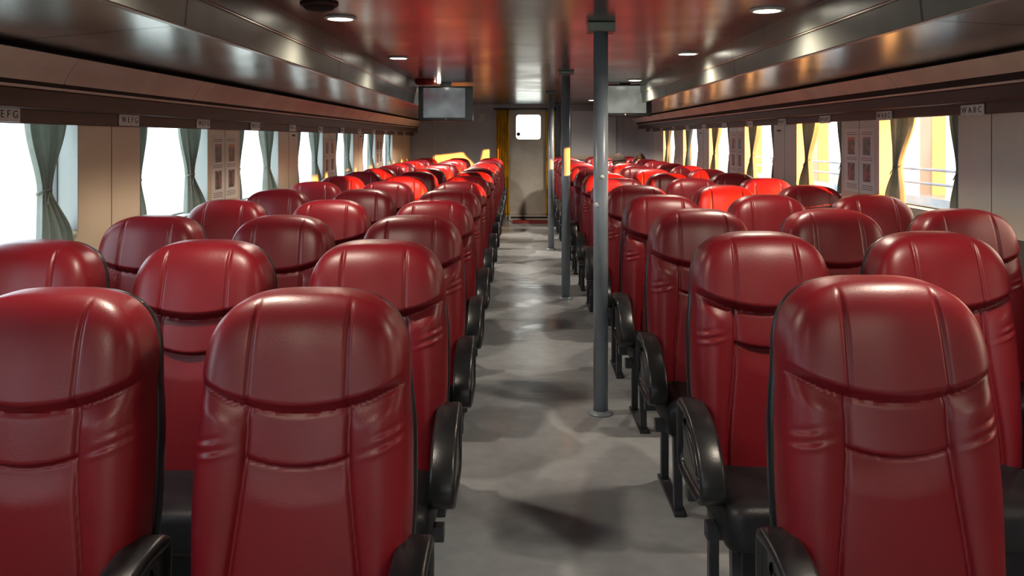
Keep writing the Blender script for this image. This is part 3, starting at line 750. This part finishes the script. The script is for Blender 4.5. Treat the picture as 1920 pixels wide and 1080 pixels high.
# framed notice on the left, end wall
# ------------------------------------------------------------------ two passengers far back
def skinned(name, pts, edges, rad, m_, parent, sub=2):
    me = bpy.data.meshes.new(name); me.from_pydata(pts, edges, []); o = bpy.data.objects.new(name, me); COL.objects.link(o); o.parent = parent
    sk = o.modifiers.new('sk', 'SKIN'); sk.use_smooth_shade = True
    for i, r in enumerate(rad):
        v = me.skin_vertices[0].data[i]; v.radius = (r, r) if not isinstance(r, tuple) else r; v.use_root = (i == 0)
    s = o.modifiers.new('su', 'SUBSURF'); s.levels = sub; s.render_levels = sub; me.materials.append(m_); return o
def head_bm():
    bm = NB(); bmesh.ops.create_uvsphere(bm, u_segments=40, v_segments=28, radius=1)
    for v in bm.verts:
        x, y, z = v.co; X, Y, Z = x*.074, y*.092, z*.112
        if z < 0: X *= 1+z*.30; Y *= 1+z*.12
        if y < 0:
            Y -= .020*gauss(X, .012)*gauss(Z+.018, .020)                 # nose
            Y += .008*(gauss(X-.030, .014)+gauss(X+.030, .014))*gauss(Z-.006, .012)  # eye sockets
            Y -= .006*gauss(X, .022)*gauss(Z+.055, .007) + .005*gauss(X, .02)*gauss(Z+.067, .006)  # lips
            Y -= .008*gauss(X, .02)*gauss(Z+.095, .014)                  # chin
        v.co = (X, Y, Z)
    for f in bm.faces: f.smooth = True
    return bm
def person(x, d, zh, lb, shirt):
    t = thing('person', lb, 'person', (x, d*P-.10, 0), 0, 'seated passengers')
    zs = zh-.30
    pts = [(0, -.07, .54), (0, -.06, .70), (0, -.05, .88), (0, -.045, zs), (0, -.05, zs+.07), (0, -.055, zs+.13),
           (.17, -.05, zs-.02), (.20, -.10, .74), (.15, -.28, .70), (-.17, -.05, zs-.02), (-.20, -.10, .74), (-.15, -.28, .70),
           (.09, -.12, .53), (.10, -.50, .54), (.10, -.52, .12), (-.09, -.12, .53), (-.10, -.50, .54), (-.10, -.52, .12)]
    ed = [(0, 1), (1, 2), (2, 3), (3, 4), (4, 5), (3, 6), (6, 7), (7, 8), (3, 9), (9, 10), (10, 11), (0, 12), (12, 13), (13, 14), (0, 15), (15, 16), (16, 17)]
    rad = [(.15, .11), (.13, .10), (.15, .10), (.12, .08), .05, .048, .06, .045, .03, .06, .045, .03, .085, .06, .045, .085, .06, .045]
    skinned('body', pts, ed, rad, shirt, t)
    for s in (-1, 1):
        hp = [(s*.15, -.27, .70), (s*.14, -.34, .665), (s*.135, -.37, .645)]
        P0 = [(s*.15, -.285, .695), (s*.145, -.33, .665)]; E = [(0, 1)]; R = [.024, (.034, .018)]
        for kf, off in enumerate((-.027, -.009, .009, .027)):
            ln = (.055, .068, .064, .05)[kf]; i0 = len(P0)
            P0 += [(s*.145+off, -.355, .652), (s*.145+off*1.1, -.355-ln*.6, .632), (s*.145+off*1.1, -.355-ln, .612)]; E += [(1, i0), (i0, i0+1), (i0+1, i0+2)]; R += [.0095, .009, .008]
        i0 = len(P0); P0 += [(s*.145-s*.035, -.325, .66), (s*.145-s*.045, -.355, .645)]; E += [(1, i0), (i0, i0+1)]; R += [.011, .009]
        skinned('hand', P0, E, R, M['skin'], t, 1)
        bm = NB(); bx(bm, s*.10-.045, s*.10+.045, -.66, -.42, 0, .085, .03); mk('shoe', bm, M['black'], t)
    h = mk('head', head_bm(), M['skin'], t); h.location = (0, -.065, zh-.112)
    bm = NB()
    for s in (-1, 1): lathe(bm, [(0, -.004), (.010, -.002), (.012, .003)], (s*.029, -.086, .006), 14, axis='Y')
    mk('eyes', bm, M['plate'], h)
    bm = NB()
    for s in (-1, 1): bx(bm, s*.077-.006, s*.077+.006, -.012, .014, -.03, .025, .005)
    mk('ears', bm, M['skin'], h)
    bm = NB(); bmesh.ops.create_uvsphere(bm, u_segments=40, v_segments=28, radius=1)
    dl = []
    for v in bm.verts:
        x_, y_, z_ = v.co; k = 1.13+.04*math.sin(9*x_+5*z_)*math.cos(7*y_); 
        if z_ < .05 and y_ < -.25 or z_ < -.35: dl.append(v)
        v.co = (x_*.076*k, y_*.094*k+.004, z_*.113*(1.06 if z_ > 0 else 1))
    bmesh.ops.delete(bm, geom=dl, context='VERTS')
    for f in bm.faces: f.smooth = True
    hr = mk('hair', bm, M['hair'], h); md = hr.modifiers.new('s', 'SOLIDIFY'); md.thickness = .012; md.offset = -1
person(1.328, 12.7, 1.245, 'person with brown hair seated far back in a middle seat, right of aisle', M['shirtA'])
person(1.880, 14.9, 1.22, 'person with dark hair seated far back by the right windows', M['shirtB'])

# ------------------------------------------------------------------ outside
m = mat('water', srgb(150, 165, 165), .25); noise_mix(m, srgb(150, 166, 166), srgb(196, 204, 200), .4, bump=.5, bscale=1.5); M['water'] = m
bm = NB(); bx(bm, -150, 150, -60, 160, -2.2, -1.6); o = struct('ground', bm, M['water'], 'pale sea water around the boat'); o.name = 'sea_water'; tag(o, 'pale sea water around the boat', 'water', kind='stuff')
M['boat'] = noise_mix(mat('boat_paint', srgb(226, 206, 178), .5), (.38, .25, .16), (.32, .22, .15), 1)
t = thing('moored_boat', 'cream and white moored boat seen through the right windows', 'boat', (0, 0, 0))
bm = NB(); bx(bm, 6, 7.2, -16, .3, -1.2, 3.4, .08); mk('added_sun_blocker', bm, M['boat'], t)  # unseen block added to keep the sun off the near right windows
bm = NB(); prism(bm, [(6.0, -1.6), (11, -1.6), (11.3, .62), (5.7, .62)], 'Y', -17, 36); mk('hull', bm, M['pole'], t)
for yy in (7.9, 12.4, 17, 21.6, 26.2, 31):
    bm = NB(); bx(bm, 6.0, 6.22, yy-.18, yy+.18, .6, 2.9, .02); mk('deck_post', bm, M['boat'], t)
bm = NB(); bx(bm, 5.9, 11, 7.5, 33, 2.9, 3.05, .02); mk('canopy', bm, M['boat'], t)
bm = NB()
for zz in (1.0, .8): tube(bm, [(5.85, 7.5, zz), (5.85, 35, zz)], .02, 8)
mk('rail', bm, M['pole'], t)
S.cycles.max_bounces = 8; S.cycles.diffuse_bounces = 5; S.cycles.glossy_bounces = 4; S.cycles.transparent_max_bounces = 12
S.cycles.sample_clamp_indirect = 4
S.cycles.caustics_reflective = False; S.cycles.caustics_refractive = False
